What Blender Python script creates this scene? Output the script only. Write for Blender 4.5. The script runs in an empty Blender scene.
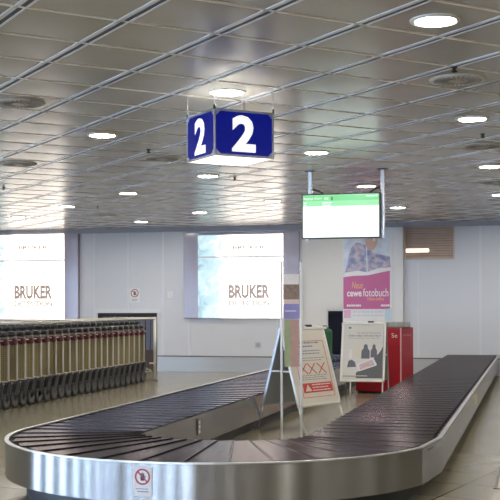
import bpy, bmesh, math, random
from mathutils import Vector, Matrix
random.seed(7)
SC = bpy.context.scene
COL = SC.collection
# ------------------------------------------------------------------ place frame
F = 1109.0; EYE = 1.405; CEIL = 3.069; TH = math.radians(14.4)
CT, ST = math.cos(TH), math.sin(TH)
def W(p, s, z=0.0):            # hall frame (p across, s along the carousel arms) -> world
    return Vector((p*CT + s*ST, -p*ST + s*CT, z))
def PS(X, Y): return (X*CT - Y*ST, X*ST + Y*CT)
# grid of the ceiling
GA = math.radians(30.2534); K = 0.37546*(CEIL-EYE); U0, V0 = 4.216, 9.5665
def G(u, v, z=0.0):
    a = (u+U0)*K; b = (v+V0)*K
    return Vector((a*math.cos(GA)-b*math.sin(GA), a*math.sin(GA)+b*math.cos(GA), z))
WALL = 22.45
P0, P1, S0 = -16.0, 12.0, -12.0      # hall limits

# ------------------------------------------------------------------ materials
def nt(name):
    m = bpy.data.materials.new(name); m.use_nodes = True
    return m, m.node_tree.nodes, m.node_tree.links, m.node_tree.nodes['Principled BSDF']
MATS = {}
def mat(name, col, rough=.5, metal=0., emit=0., ecol=None, spec=.5, noise=0., nscale=8., bump=0., coat=0.):
    if name in MATS: return MATS[name]
    m, N, L, b = nt(name)
    b.inputs['Base Color'].default_value = (*col, 1)
    b.inputs['Roughness'].default_value = rough; b.inputs['Metallic'].default_value = metal
    b.inputs['Specular IOR Level'].default_value = spec
    b.inputs['Coat Weight'].default_value = coat
    if emit:
        b.inputs['Emission Color'].default_value = (*(ecol or col), 1); b.inputs['Emission Strength'].default_value = emit
    if noise or bump:
        tc = N.new('ShaderNodeTexCoord'); nz = N.new('ShaderNodeTexNoise'); nz.inputs['Scale'].default_value = nscale
        nz.inputs['Detail'].default_value = 4
        L.new(tc.outputs['Object'], nz.inputs['Vector'])
        if noise:
            mx = N.new('ShaderNodeMix'); mx.data_type = 'RGBA'
            mx.inputs[6].default_value = (*[c*(1-noise) for c in col], 1); mx.inputs[7].default_value = (*[min(1, c*(1+noise)) for c in col], 1)
            L.new(nz.outputs['Fac'], mx.inputs[0]); L.new(mx.outputs[2], b.inputs['Base Color'])
        if bump:
            bp = N.new('ShaderNodeBump'); bp.inputs['Strength'].default_value = bump; bp.inputs['Distance'].default_value = .01
            L.new(nz.outputs['Fac'], bp.inputs['Height']); L.new(bp.outputs['Normal'], b.inputs['Normal'])
    MATS[name] = m; return m

def mat_floor():
    m, N, L, b = nt('floor_tile')
    tc = N.new('ShaderNodeTexCoord'); mp = N.new('ShaderNodeMapping'); mp.inputs['Rotation'].default_value = (0, 0, TH)
    br = N.new('ShaderNodeTexBrick'); br.offset = 0; br.squash = 1
    br.inputs['Scale'].default_value = 1; br.inputs['Brick Width'].default_value = .9; br.inputs['Row Height'].default_value = .6
    br.inputs['Mortar Size'].default_value = .008; br.inputs['Mortar Smooth'].default_value = .2
    br.inputs['Color1'].default_value = (.27, .246, .176, 1); br.inputs['Color2'].default_value = (.255, .232, .165, 1)
    br.inputs['Mortar'].default_value = (.07, .06, .045, 1)
    L.new(tc.outputs['Object'], mp.inputs['Vector']); L.new(mp.outputs['Vector'], br.inputs['Vector'])
    nz = N.new('ShaderNodeTexNoise'); nz.inputs['Scale'].default_value = 60; nz.inputs['Detail'].default_value = 5
    L.new(tc.outputs['Object'], nz.inputs['Vector'])
    mx = N.new('ShaderNodeMix'); mx.data_type = 'RGBA'; mx.blend_type = 'OVERLAY'; mx.inputs[0].default_value = .25
    L.new(br.outputs['Color'], mx.inputs[6]); L.new(nz.outputs['Color'], mx.inputs[7]); L.new(mx.outputs[2], b.inputs['Base Color'])
    n2 = N.new('ShaderNodeTexNoise'); n2.inputs['Scale'].default_value = 1.3; n2.inputs['Detail'].default_value = 4
    L.new(tc.outputs['Object'], n2.inputs['Vector'])
    mr = N.new('ShaderNodeMapRange'); mr.inputs['To Min'].default_value = .13; mr.inputs['To Max'].default_value = .24
    L.new(n2.outputs['Fac'], mr.inputs['Value']); L.new(mr.outputs['Result'], b.inputs['Roughness'])
    b.inputs['Specular IOR Level'].default_value = .4
    return m
def mat_wall():
    m, N, L, b = nt('wall_panel')
    tc = N.new('ShaderNodeTexCoord'); nz = N.new('ShaderNodeTexNoise'); nz.inputs['Scale'].default_value = .6; nz.inputs['Detail'].default_value = 3
    L.new(tc.outputs['Object'], nz.inputs['Vector'])
    cr = N.new('ShaderNodeValToRGB'); cr.color_ramp.elements[0].color = (.66, .67, .71, 1); cr.color_ramp.elements[1].color = (.71, .72, .755, 1)
    L.new(nz.outputs['Fac'], cr.inputs[0]); L.new(cr.outputs[0], b.inputs['Base Color'])
    b.inputs['Roughness'].default_value = .35
    return m
def mat_brushed():
    m, N, L, b = nt('brushed_steel')
    tc = N.new('ShaderNodeTexCoord'); mp = N.new('ShaderNodeMapping'); mp.inputs['Scale'].default_value = (.06, .06, 900)
    nz = N.new('ShaderNodeTexNoise'); nz.inputs['Scale'].default_value = 1; nz.inputs['Detail'].default_value = 6
    L.new(tc.outputs['Object'], mp.inputs['Vector']); L.new(mp.outputs['Vector'], nz.inputs['Vector'])
    mr = N.new('ShaderNodeMapRange'); mr.inputs['To Min'].default_value = .23; mr.inputs['To Max'].default_value = .28
    L.new(nz.outputs['Fac'], mr.inputs['Value']); L.new(mr.outputs['Result'], b.inputs['Roughness'])
    b.inputs['Anisotropic'].default_value = 1.0
    bp = N.new('ShaderNodeBump'); bp.inputs['Strength'].default_value = .04; bp.inputs['Distance'].default_value = .002
    L.new(nz.outputs['Fac'], bp.inputs['Height']); L.new(bp.outputs['Normal'], b.inputs['Normal'])
    cv = N.new('ShaderNodeCombineXYZ'); cv.inputs[2].default_value = 1.0; L.new(cv.outputs[0], b.inputs['Tangent'])
    b.inputs['Base Color'].default_value = (.38, .375, .37, 1); b.inputs['Metallic'].default_value = 1
    return m
def mat_mesh_panel():
    m, N, L, b = nt('olive_mesh_panel')
    tc = N.new('ShaderNodeTexCoord'); br = N.new('ShaderNodeTexBrick'); br.offset = 0
    mp = N.new('ShaderNodeMapping'); mp.inputs['Rotation'].default_value = (math.radians(90), 0, 0)
    br.inputs['Scale'].default_value = 1; br.inputs['Brick Width'].default_value = .035; br.inputs['Row Height'].default_value = .028
    br.inputs['Mortar Size'].default_value = .003
    br.inputs['Color1'].default_value = (.36, .31, .14, 1); br.inputs['Color2'].default_value = (.32, .275, .12, 1); br.inputs['Mortar'].default_value = (.5, .45, .32, 1)
    L.new(tc.outputs['Object'], mp.inputs['Vector']); L.new(mp.outputs['Vector'], br.inputs['Vector']); L.new(br.outputs['Color'], b.inputs['Base Color'])
    b.inputs['Roughness'].default_value = .45
    return m
def mat_lightbox(name, axis_lo, axis_hi):
    # back-lit print: white with an icy blue cloud along its left edge (print colours, evenly lit from behind)
    m, N, L, b = nt(name)
    tc = N.new('ShaderNodeTexCoord'); sx = N.new('ShaderNodeSeparateXYZ'); L.new(tc.outputs['Object'], sx.inputs[0])
    mr = N.new('ShaderNodeMapRange'); mr.inputs['From Min'].default_value = axis_lo; mr.inputs['From Max'].default_value = axis_hi
    mr.inputs['To Min'].default_value = .62; mr.inputs['To Max'].default_value = .0
    L.new(sx.outputs['X'], mr.inputs['Value'])
    nz = N.new('ShaderNodeTexNoise'); nz.inputs['Scale'].default_value = 4.5; nz.inputs['Detail'].default_value = 7; nz.inputs['Distortion'].default_value = .8
    L.new(tc.outputs['Object'], nz.inputs['Vector'])
    ml = N.new('ShaderNodeMath'); ml.operation = 'MULTIPLY'; L.new(mr.outputs['Result'], ml.inputs[0]); L.new(nz.outputs['Fac'], ml.inputs[1])
    cr = N.new('ShaderNodeValToRGB'); e = cr.color_ramp.elements
    e[0].position = .05; e[0].color = (1, .90, .80, 1); e[1].position = .42; e[1].color = (.025, .07, .10, 1)
    x = e.new(.17); x.color = (.19, .245, .262, 1); x = e.new(.28); x.color = (.11, .18, .20, 1)
    L.new(ml.outputs[0], cr.inputs[0]); L.new(cr.outputs[0], b.inputs['Emission Color'])
    b.inputs['Emission Strength'].default_value = LBOX
    b.inputs['Base Color'].default_value = (.3, .3, .3, 1); b.inputs['Roughness'].default_value = .25
    return m
LBOX = 2.6
M_floor = mat_floor(); M_wall = mat_wall(); M_steel = mat_brushed(); M_olive = mat_mesh_panel()
M_panel = mat('ceiling_panel', (.53, .515, .49), .26, .28, spec=.8, noise=.03, nscale=1.2)
M_rail = mat('ceiling_rail', (.88, .92, 1.0), .22, .0)
M_railb = mat('ceiling_cross_rail', (.92, .85, .80), .4, .0)
M_void = mat('ceiling_void', (.035, .037, .045), .8)
M_belt = mat('belt_rubber', (.085, .075, .080), .22, .85, spec=.3, noise=.15, nscale=14)
M_belt.node_tree.nodes['Principled BSDF'].inputs['Specular Tint'].default_value = (.40, .36, .37, 1)
M_kick = mat('kick_plate', (.05, .05, .058), .45)
M_chrome = mat('chrome_tube', (.62, .60, .57), .28, .9)
M_gal = mat('galvanised_tube', (.66, .63, .58), .4, .55)
M_black = mat('black_plastic', (.018, .018, .02), .4)
M_tyre = mat('tyre_rubber', (.03, .03, .032), .6)
M_rim = mat('wheel_rim', (.10, .097, .092), .5)
M_maroon = mat('maroon_plastic', (.085, .012, .022), .35)
M_white = mat('white_paint', (.78, .78, .78), .4)
M_trim = mat('wall_seam', (.74, .75, .79), .4)
M_soff = mat('soffit_grey', (.40, .40, .46), .5)
M_base = mat('base_steel_blue', (.50, .52, .545), .3, .1)
M_dark = mat('dark_gap', (.03, .028, .028), .7)
M_frame = mat('violet_glass', (.36, .31, .37), .12, 0, spec=.7)
M_alu = mat('aluminium', (.62, .62, .61), .35, .7)
M_lens = mat('lamp_lens', (.9, .9, .85), .4, 0, 140., (1, .94, .86))
M_ring = mat('lamp_ring', (.75, .74, .71), .35, .1)
M_refl = mat('lamp_reflector_rib', (.5, .5, .48), .3, .4)
M_grille = mat('vent_plate', (.56, .53, .48), .4, .1)
M_slot = mat('vent_slot', (.30, .28, .25), .7)
M_signblue = mat('sign_blue', (.004, .006, .09), .25, 0, .5, (.003, .008, .23), spec=.25)
M_signwhite = mat('sign_white', (.7, .7, .7), .3, 0, .6, (1, .99, .97))
M_signlit = mat('sign_diffuser', (.9, .9, .88), .4, 0, 1.6, (1, .97, .90))
M_scr = mat('screen_white', (.05, .05, .05), .15, 0, 1.25, (.93, 1, .97))
M_scrg = mat('screen_green', (.02, .05, .02), .15, 0, 1.0, (.17, .56, .22))
M_scrg2 = mat('screen_pale_green', (.02, .05, .02), .15, 0, 1.0, (.27, .66, .33))
M_scrt = mat('screen_text', (.05, .05, .05), .15, 0, 1.1, (.80, 1, .82))
M_bez = mat('bezel', (.015, .02, .022), .3)
M_lettb = mat('print_brown_backlit', (.03, .025, .02), .3, 0, .36, (.80, .62, .53))
M_lettp = mat('print_pale_backlit', (.2, .18, .17), .3, 0, .42, (.98, .86, .78))
M_lettpp = mat('print_faint_backlit', (.3, .3, .3), .3, 0, .70, (1, .92, .87))
M_line = mat('print_line_backlit', (.2, .2, .2), .3, 0, .36, (.74, .78, .90))
M_red = mat('red_laminate', (.42, .012, .022), .22)
M_red2 = mat('red_lacquer', (.40, .014, .026), .3)
M_prtred = mat('print_red', (.52, .05, .035), .5)
M_prtorange = mat('print_orange_red', (.60, .13, .06), .5)
M_paper = mat('poster_paper', (.62, .58, .50), .4)
M_paper2 = mat('poster_paper_grey', (.56, .54, .49), .35)
M_text = mat('print_grey_text', (.22, .21, .20), .5)
M_textd = mat('print_dark_text', (.05, .05, .07), .5)
M_textb = mat('print_blue_text', (.16, .22, .38), .5)
M_pink = mat('poster_magenta', (.52, .10, .27), .35)
M_pinkl = mat('poster_pale_pink', (.72, .42, .60), .35)
M_back = mat('sign_back_grey', (.34, .35, .33), .5)
M_navy = mat('navy_rubber', (.010, .011, .022), .7, spec=.2)
M_curt = mat('curtain_blue_grey', (.13, .145, .20), .5)
M_green = mat('green_fabric', (.015, .10, .03), .6, bump=.2, nscale=30)
M_skin = mat('print_skin', (.66, .42, .34), .5)
M_hair = mat('print_hair', (.30, .22, .20), .5)
M_sky = None
def mat_poster_photo():
    m, N, L, b = nt('poster_blue_photo')
    tc = N.new('ShaderNodeTexCoord'); nz = N.new('ShaderNodeTexNoise'); nz.inputs['Scale'].default_value = 5; nz.inputs['Detail'].default_value = 4
    L.new(tc.outputs['Object'], nz.inputs['Vector'])
    cr = N.new('ShaderNodeValToRGB'); e = cr.color_ramp.elements
    e[0].position = .3; e[0].color = (.50, .58, .70, 1); e[1].position = .7; e[1].color = (.76, .80, .86, 1)
    L.new(nz.outputs['Fac'], cr.inputs[0]); L.new(cr.outputs[0], b.inputs['Base Color']); b.inputs['Roughness'].default_value = .35
    return m
def mat_page():
    m, N, L, b = nt('poster_book_page')
    tc = N.new('ShaderNodeTexCoord'); nz = N.new('ShaderNodeTexNoise'); nz.inputs['Scale'].default_value = 9; nz.inputs['Detail'].default_value = 3
    L.new(tc.outputs['Object'], nz.inputs['Vector'])
    cr = N.new('ShaderNodeValToRGB'); e = cr.color_ramp.elements
    e[0].position = .38; e[0].color = (.17, .21, .42, 1); e[1].position = .66; e[1].color = (.60, .50, .54, 1)
    L.new(nz.outputs['Fac'], cr.inputs[0]); L.new(cr.outputs[0], b.inputs['Base Color']); b.inputs['Roughness'].default_value = .35
    return m
M_photo = mat_poster_photo(); M_page = mat_page()
def mat_glass():
    m, N, L, b = nt('clear_acrylic')
    b.inputs['Base Color'].default_value = (.97, .95, .96, 1); b.inputs['Roughness'].default_value = .05
    b.inputs['Transmission Weight'].default_value = 1; b.inputs['IOR'].default_value = 1.15
    return m
M_acr = mat_glass()

# ------------------------------------------------------------------ mesh builder
class MB:
    def __init__(s): s.bm = bmesh.new()
    def box(s, x0, x1, y0, y1, z0, z1, bev=0):
        v = [s.bm.verts.new((x, y, z)) for x in (x0, x1) for y in (y0, y1) for z in (z0, z1)]
        fs = [(0,1,3,2),(4,6,7,5),(0,4,5,1),(2,3,7,6),(0,2,6,4),(1,5,7,3)]
        f = [s.bm.faces.new([v[i] for i in q]) for q in fs]
        if bev:
            es = list({e for q in f for e in q.edges})
            bmesh.ops.bevel(s.bm, geom=es, offset=bev, segments=2, affect='EDGES', profile=.5)
        return s
    def poly(s, pts, d):       # planar polygon extruded by vector d
        a = [s.bm.verts.new(p) for p in pts]; d = Vector(d); b = [s.bm.verts.new(Vector(p)+d) for p in pts]; n = len(pts)
        s.bm.faces.new(a[::-1]); s.bm.faces.new(b)
        for i in range(n): s.bm.faces.new([a[i], a[(i+1)%n], b[(i+1)%n], b[i]])
        return s
    def xz(s, pts, y0=-.001, y1=0):   # polygon in the XZ plane, facing -Y
        return s.poly([(x, y0, z) for x, z in pts], (0, y1-y0, 0))
    def rect(s, x0, x1, z0, z1, y0=-.001, y1=0): return s.box(x0, x1, y0, y1, z0, z1)
    def tube(s, pts, r, n=8, close=False):
        pts = [Vector(p) for p in pts]; rings = []; m = len(pts); prev = None
        for i, p in enumerate(pts):
            if close: t = (pts[(i+1)%m]-pts[i-1])
            else: t = (pts[min(i+1, m-1)]-pts[max(i-1, 0)])
            t.normalize()
            if prev is None:
                a = Vector((0, 0, 1)) if abs(t.z) < .9 else Vector((1, 0, 0)); u = t.cross(a).normalized()
            else:
                u = (prev - t*prev.dot(t)).normalized()
            prev = u; v = t.cross(u)
            rr = r[i] if isinstance(r, (list, tuple)) else r
            rings.append([s.bm.verts.new(p+u*math.cos(2*math.pi*k/n)*rr+v*math.sin(2*math.pi*k/n)*rr) for k in range(n)])
        for i in range(m if close else m-1):
            a, b = rings[i], rings[(i+1)%m]
            for k in range(n): s.bm.faces.new([a[k], a[(k+1)%n], b[(k+1)%n], b[k]]).smooth = True
        if not close:
            s.bm.faces.new(rings[0][::-1]); s.bm.faces.new(rings[-1])
        return s
    def lathe(s, prof, axis='z', c=(0, 0, 0), n=24, loop=False):   # prof: (r, h) list
        c = Vector(c); rings = []
        for r, h in prof:
            ring = []
            for k in range(n):
                a = 2*math.pi*k/n; q = (math.cos(a)*r, math.sin(a)*r)
                o = {'z': (q[0], q[1], h), 'x': (h, q[0], q[1]), 'y': (q[0], h, q[1])}[axis]
                ring.append(s.bm.verts.new(c+Vector(o)))
            rings.append(ring)
        for a, b in zip(rings, rings[1:]+rings[:1] if loop else rings[1:]):
            for k in range(n): s.bm.faces.new([a[k], a[(k+1)%n], b[(k+1)%n], b[k]]).smooth = True
        if not loop: s.bm.faces.new(rings[0][::-1]); s.bm.faces.new(rings[-1])
        return s
    def strip(s, path, z0, z1, t, closed=False):   # upright sheet of thickness t along a (x,y) path; normal side = left
        n = len(path); off = []
        for i in range(n):
            a = Vector(path[max(i-1, 0)]); b = Vector(path[min(i+1, n-1)]); d = (b-a).normalized(); off.append(Vector((-d.y, d.x))*t)
        o = [(s.bm.verts.new((*path[i], z0)), s.bm.verts.new((*path[i], z1)), s.bm.verts.new((*(Vector(path[i])+off[i]), z1)), s.bm.verts.new((*(Vector(path[i])+off[i]), z0))) for i in range(n)]
        for a, b in zip(o, o[1:]):
            for k in range(4): 
                f = s.bm.faces.new([a[k], b[k], b[(k+1)%4], a[(k+1)%4]])
        s.bm.faces.new(o[0]); s.bm.faces.new(o[-1][::-1])
        return s
    def build(s, name, m, parent=None, loc=None, rot=None, smooth_angle=None):
        bmesh.ops.recalc_face_normals(s.bm, faces=s.bm.faces)
        me = bpy.data.meshes.new(name); s.bm.to_mesh(me); s.bm.free(); me.materials.append(m)
        if smooth_angle:
            for q in me.polygons: q.use_smooth = True
            me.set_sharp_from_angle(angle=math.radians(smooth_angle))
        o = bpy.data.objects.new(name, me); COL.objects.link(o)
        if parent: o.parent = parent
        if loc is not None: o.location = loc
        if rot is not None: o.rotation_euler = rot
        return o
def thing(name, label, cat, loc=(0, 0, 0), rz=0., group=None):
    o = bpy.data.objects.new(name, None); o.empty_display_size = .2; COL.objects.link(o); o.location = loc; o.rotation_euler = (0, 0, rz)
    return tag(o, label, cat, group)
def tag(o, label, cat, group=None):
    o['label'] = label; o['category'] = cat
    if group: o['group'] = group
    return o
def struct(o): o['kind'] = 'structure'; return o
def dup(root, loc, label, group=None, rz=None):
    r = root.copy(); COL.objects.link(r); r.location = loc; r['label'] = label
    if rz is not None: r.rotation_euler = (0, 0, rz)
    if group: r['group'] = group
    for ch in root.children:
        c = ch.copy(); COL.objects.link(c); c.parent = r
        for g in ch.children:
            d = g.copy(); COL.objects.link(d); d.parent = c
    return r
def text(name, body, x0, x1, z0, z1, m, parent, y=-.002, depth=.001, shear=0., bold=0.):
    cu = bpy.data.curves.new(name, 'FONT'); cu.body = body; cu.extrude = depth; cu.resolution_u = 3; cu.shear = shear; cu.offset = bold
    o = bpy.data.objects.new(name, cu); COL.objects.link(o)
    bpy.context.view_layer.update()
    dg = bpy.context.evaluated_depsgraph_get(); me = bpy.data.meshes.new_from_object(o.evaluated_get(dg))
    bpy.data.objects.remove(o); bpy.data.curves.remove(cu)
    xs = [v.co.x for v in me.vertices]; ys = [v.co.y for v in me.vertices]
    ax, bx, ay, by = min(xs), max(xs), min(ys), max(ys)
    for v in me.vertices:
        X = x0+(v.co.x-ax)/(bx-ax)*(x1-x0); Z = z0+(v.co.y-ay)/(by-ay)*(z1-z0); Y = y-(depth if v.co.z > 0 else 0)
        v.co = (X, Y, Z)
    me.materials.clear(); me.materials.append(m)
    ob = bpy.data.objects.new(name, me); COL.objects.link(ob); ob.parent = parent
    return ob
def lines(name, rows, m, parent, y=-.002):   # rows of small print too fine to read: broken dashes of words
    mb = MB()
    for x0, x1, z, h in rows:
        x = x0
        while x < x1-.004:
            w = min(random.uniform(.018, .06)*(x1-x0)/.4, x1-x); mb.box(x, x+w, y, y+.001, z, z+h); x += w+.012*(x1-x0)/.4
    return mb.build(name, m, parent)
def disc(cx, cz, r, n=28): return [(cx+r*math.cos(2*math.pi*k/n), cz+r*math.sin(2*math.pi*k/n)) for k in range(n)]
def ring(mb, cx, cz, r0, r1, y0, y1, n=32):
    for k in range(n):
        a, b = 2*math.pi*k/n, 2*math.pi*(k+1)/n
        mb.xz([(cx+r0*math.cos(a), cz+r0*math.sin(a)), (cx+r1*math.cos(a), cz+r1*math.sin(a)), (cx+r1*math.cos(b), cz+r1*math.sin(b)), (cx+r0*math.cos(b), cz+r0*math.sin(b))], y0, y1)
    return mb
# ray helpers: where does a sight line meet a plane of the hall
YH = 305.18
def ray(px, py):
    y = YH-.0025*(px-250)
    return Vector(((px-250)/F, 1.0, (y-py)/F))
def on_wall(px, py, s=WALL):
    r = ray(px, py); k = s/(r.x*ST+r.y*CT); q = r*k
    return (q.x*CT-q.y*ST, q.z+EYE)      # p, z
def on_z(px, py, z):
    r = ray(px, py); k = (z-EYE)/r.z; return (r.x*k, r.y*k)

# ================================================================== SETTING
RZ = (0, 0, -TH)
f = MB().box(P0, P1, S0, WALL+.3, -.2, 0).build('floor', M_floor, rot=RZ); struct(f)
# back wall with an opening for the left belt and the doorway behind the trolleys
dl, dzt = on_wall(98, 313); dr, _ = on_wall(157, 313)
tl, tzt = on_wall(330, 312); tr = -2.92
wl, wz0 = on_wall(404, 260); wr, wz1 = on_wall(455, 223.5)
mb = MB()
T = CEIL+.08
mb.box(P0, dl, WALL, WALL+.2, 0, T); mb.box(dl, dr, WALL, WALL+.2, dzt, T); mb.box(dr, tl, WALL, WALL+.2, 0, T)
mb.box(tl, tr, WALL, WALL+.2, tzt, T)
mb.box(tr, wl, WALL, WALL+.2, 0, T); mb.box(wl, wr, WALL, WALL+.2, 0, wz0); mb.box(wl, wr, WALL, WALL+.2, wz1, T); mb.box(wr, P1, WALL, WALL+.2, 0, T)
struct(mb.build('wall_back', M_wall, rot=RZ))
# side and rear walls (out of the frame): right solid, left and rear glazed towards the apron
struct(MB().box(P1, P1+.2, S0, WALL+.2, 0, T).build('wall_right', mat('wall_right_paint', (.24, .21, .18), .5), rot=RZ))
mb = MB(); mb.box(P0-.2, P0, 8, WALL+.2, 0, T); mb.box(P0-.2, P0, S0, 8, 0, .3); mb.box(P0-.2, P0, S0, 8, 2.8, T)
s = S0
while s < 8: mb.box(P0-.2, P0, s, s+1.5, .3, 2.8); s += 2.5
struct(mb.build('wall_left', M_wall, rot=RZ))
mb = MB(); mb.box(P0-.2, P1+.2, S0-.2, S0, 0, .3); mb.box(P0-.2, P1+.2, S0-.2, S0, 2.8, T)
p = P0
while p < P1: mb.box(p, p+1.6, S0-.2, S0, .3, 2.8); p += 2.7
mb.box(-2.5, P1+.2, S0-.2, S0, .3, 2.8)
struct(mb.build('wall_rear', M_wall, rot=RZ))

# ---- ceiling: square metal trays in a grid turned 45 degrees to the hall
def inside(u, v, mrg=0):
    q = G(u, v); p, s = PS(q.x, q.y); return P0-mrg < p < P1+mrg and S0-mrg < s < WALL+.12+mrg
mb = MB(); bm = mb.bm
def tray(u, v):
    gu, gv = .060, .026
    rings = []
    for du, dv, z in ((gu, gv, .022), (gu+.004, gv+.004, .004), (gu+.018, gv+.018, 0), (.30, .30, -.0035)):
        rings.append([bm.verts.new(G(u+a, v+b, CEIL+z)) for a, b in ((du, dv), (1-du, dv), (1-du, 1-dv), (du, 1-dv))])
    for a, b in zip(rings, rings[1:]):
        for k in range(4): bm.faces.new([a[k], a[(k+1)%4], b[(k+1)%4], b[k]])
    bm.faces.new(rings[-1])
for u in range(-60, 60):
    for v in range(-60, 60):
        if inside(u+.5, v+.5, .05): tray(u, v)
for q in bm.faces: q.smooth = True
ceil = mb.build('ceiling', M_panel); struct(ceil)
ceil.data.set_sharp_from_angle(angle=math.radians(20))
def clip(const, isu):
    ts = [t*.1 for t in range(-500, 500) if inside(*((const, t*.1) if isu else (t*.1, const)))]
    return (min(ts), max(ts)) if ts else None
def bar(mb, const, isu, w0, w1, z0, z1):
    c = clip(const, isu)
    if not c or c[1]-c[0] < .3: return
    def g(a, t, z): return G(a, t, z) if isu else G(t, a, z)
    k = 1.0
    v = [mb.bm.verts.new(g(const+w, t, CEIL+z)) for t in c for w in (w0, w1) for z in (z0, z1)]
    for q in [(0,1,3,2),(4,6,7,5),(0,4,5,1),(2,3,7,6),(0,2,6,4),(1,5,7,3)]: mb.bm.faces.new([v[i] for i in q])
ma, mc, mg = MB(), MB(), MB()
for i in range(-60, 60):
    bar(ma, i, True, -.064, -.018, -.004, .02); bar(ma, i, True, .040, .064, -.004, .02); bar(mg, i, True, -.018, .040, .0, .02)
    bar(mc, i, False, -.027, .012, -.004, .02); bar(mg, i, False, .010, .027, .001, .021)
ra = ma.build('main_rail', M_rail, ceil); rb = mc.build('cross_rail', M_railb, ceil); mg.build('shadow_gap', mat('gap_shade', (.10, .105, .15), .6), ceil)  # joint shade put into dark bluish strips that fill the gaps
vo = MB().box(P0, P1, S0, WALL+.2, CEIL+.075, CEIL+.2).build('ceiling_void', M_void, rot=RZ); vo.parent = ceil
# ---- trims of the back wall
zb = on_wall(220, 357)[1]
struct(MB().box(P0, dl-.02, WALL-.03, WALL, 0, zb).box(dr+.02, tl-.1, WALL-.03, WALL, 0, zb).box(-2.85, P1, WALL-.03, WALL, 0, zb).build('baseboard_back', M_base, rot=RZ))
struct(MB().box(P0, dl-.02, WALL-.034, WALL, zb, zb+.022).box(dr+.02, tl-.1, WALL-.034, WALL, zb, zb+.022).box(-2.85, P1, WALL-.034, WALL, zb, zb+.022).build('trim_1', mat('bumper_strip', (.12, .11, .10), .5), rot=RZ))
struct(MB().box(P0, P1, WALL-.06, WALL, CEIL-.10, CEIL+.002).build('trim_2', M_soff, rot=RZ))
n = 3
for px, z0, z1 in ((94.5, zb, None), (128.5, dzt+.06, None), (163, zb, None), (189, zb, 1.12), (277.5, zb, 1.12), (324, zb+.1, None), (418.5, zb, wz0-.04), (480.5, zb, None)):
    pp = on_wall(px, 300)[0]
    struct(MB().box(pp-.022, pp+.022, WALL-.012, WALL, z0+.02, (z1 or CEIL-.10)).build('trim_%d' % n, M_trim, rot=RZ)); n += 1
# pale bay right of the light box and the white pier with the poster
pa = on_wall(303, 300)[0]; pb = on_wall(343, 300)[0]; pc = on_wall(393, 300)[0]; pd = on_wall(404, 300)[0]
struct(MB().box(pa, pb+.3, WALL-.02, WALL, tzt+.06, CEIL-.1).box(pa, tl-.06, WALL-.02, WALL, zb+.03, tzt+.06).build('trim_%d' % n, mat('cream_bay', (.72, .70, .66), .4), rot=RZ)); n += 1
zp = on_wall(398, 325)[1]
struct(MB().box(pb+.02, pd, WALL-.14, WALL, zp-.05, CEIL-.1, .006).build('trim_%d' % n, M_white, rot=RZ)); n += 1

# ---- doorway behind the trolleys: dark frame, two blue-grey leaves of strips
d = MB().box(dl, dl+.05, WALL-.015, WALL+.15, 0, dzt).box(dr-.05, dr, WALL-.015, WALL+.15, 0, dzt).box(dl, dr, WALL-.015, WALL+.15, dzt-.05, dzt).box(dl+.05, dr-.05, WALL+.14, WALL+.16, 0, dzt-.05).build('door_1', M_dark, rot=RZ); struct(d)
mid = (dl+dr)/2; zk = on_wall(150, 350)[1]
for a, b in ((dl+.06, mid-.015), (mid+.015, dr-.06)):
    q = MB(); w = (b-a)/5
    for k in range(5): q.box(a+k*w+.012, a+(k+1)*w-.012, WALL+.08+.012*(k % 2), WALL+.10+.012*(k % 2), zk, dzt-.07)
    q.build('strip_leaf', M_curt, d)
MB().box(dl+.05, dr-.05, WALL+.09, WALL+.13, 0.02, zk-.01).build('kick_panel', mat('door_kick_brown', (.06, .035, .025), .5), d)
MB().box(dl-.10, dr+.10, WALL-.02, WALL, dzt+.0, dzt+.09).build('door_header', M_trim, d)

# ---- high window on the right; brown slats imitate a ceiling mirrored in its pane
w = MB(); fr = .035
w.box(wl, wr, WALL-.02, WALL+.1, wz0, wz0+fr).box(wl, wr, WALL-.02, WALL+.1, wz1-fr, wz1).box(wl, wl+fr, WALL-.02, WALL+.1, wz0, wz1).box(wr-fr, wr, WALL-.02, WALL+.1, wz0, wz1)
win = struct(w.build('window_1', mat('window_frame_beige', (.60, .53, .47), .4), rot=RZ))
q = MB(); nsl = 13
for k in range(nsl):
    z = wz0+fr+(k+.5)*(wz1-wz0-2*fr)/nsl
    q.poly([(wl+fr, WALL+.03, z-.022), (wl+fr, WALL+.035, z-.024), (wl+fr, WALL+.06, z+.014), (wl+fr, WALL+.055, z+.016)], (wr-wl-2*fr, 0, 0))
q.build('reflection_slats', mat('reflection_slat_brown', (.66, .52, .42), .4, noise=.25, nscale=3), win)
MB().box(wl, wr, WALL+.16, WALL+.19, wz0, wz1).build('reflection_backing', mat('reflection_back_brown', (.42, .31, .24), .6), win)
zl = on_wall(410, 250.5)[1]
MB().box(wl+.04, wl+.50, WALL+.02, WALL+.03, zl-.035, zl+.035, .01).build('lamp_reflection', mat('lamp_reflection_glow', (.9, .8, .7), .4, 0, 1.1, (1, .86, .74)), win)  # glowing box imitates a ceiling light mirrored in the pane

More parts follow.
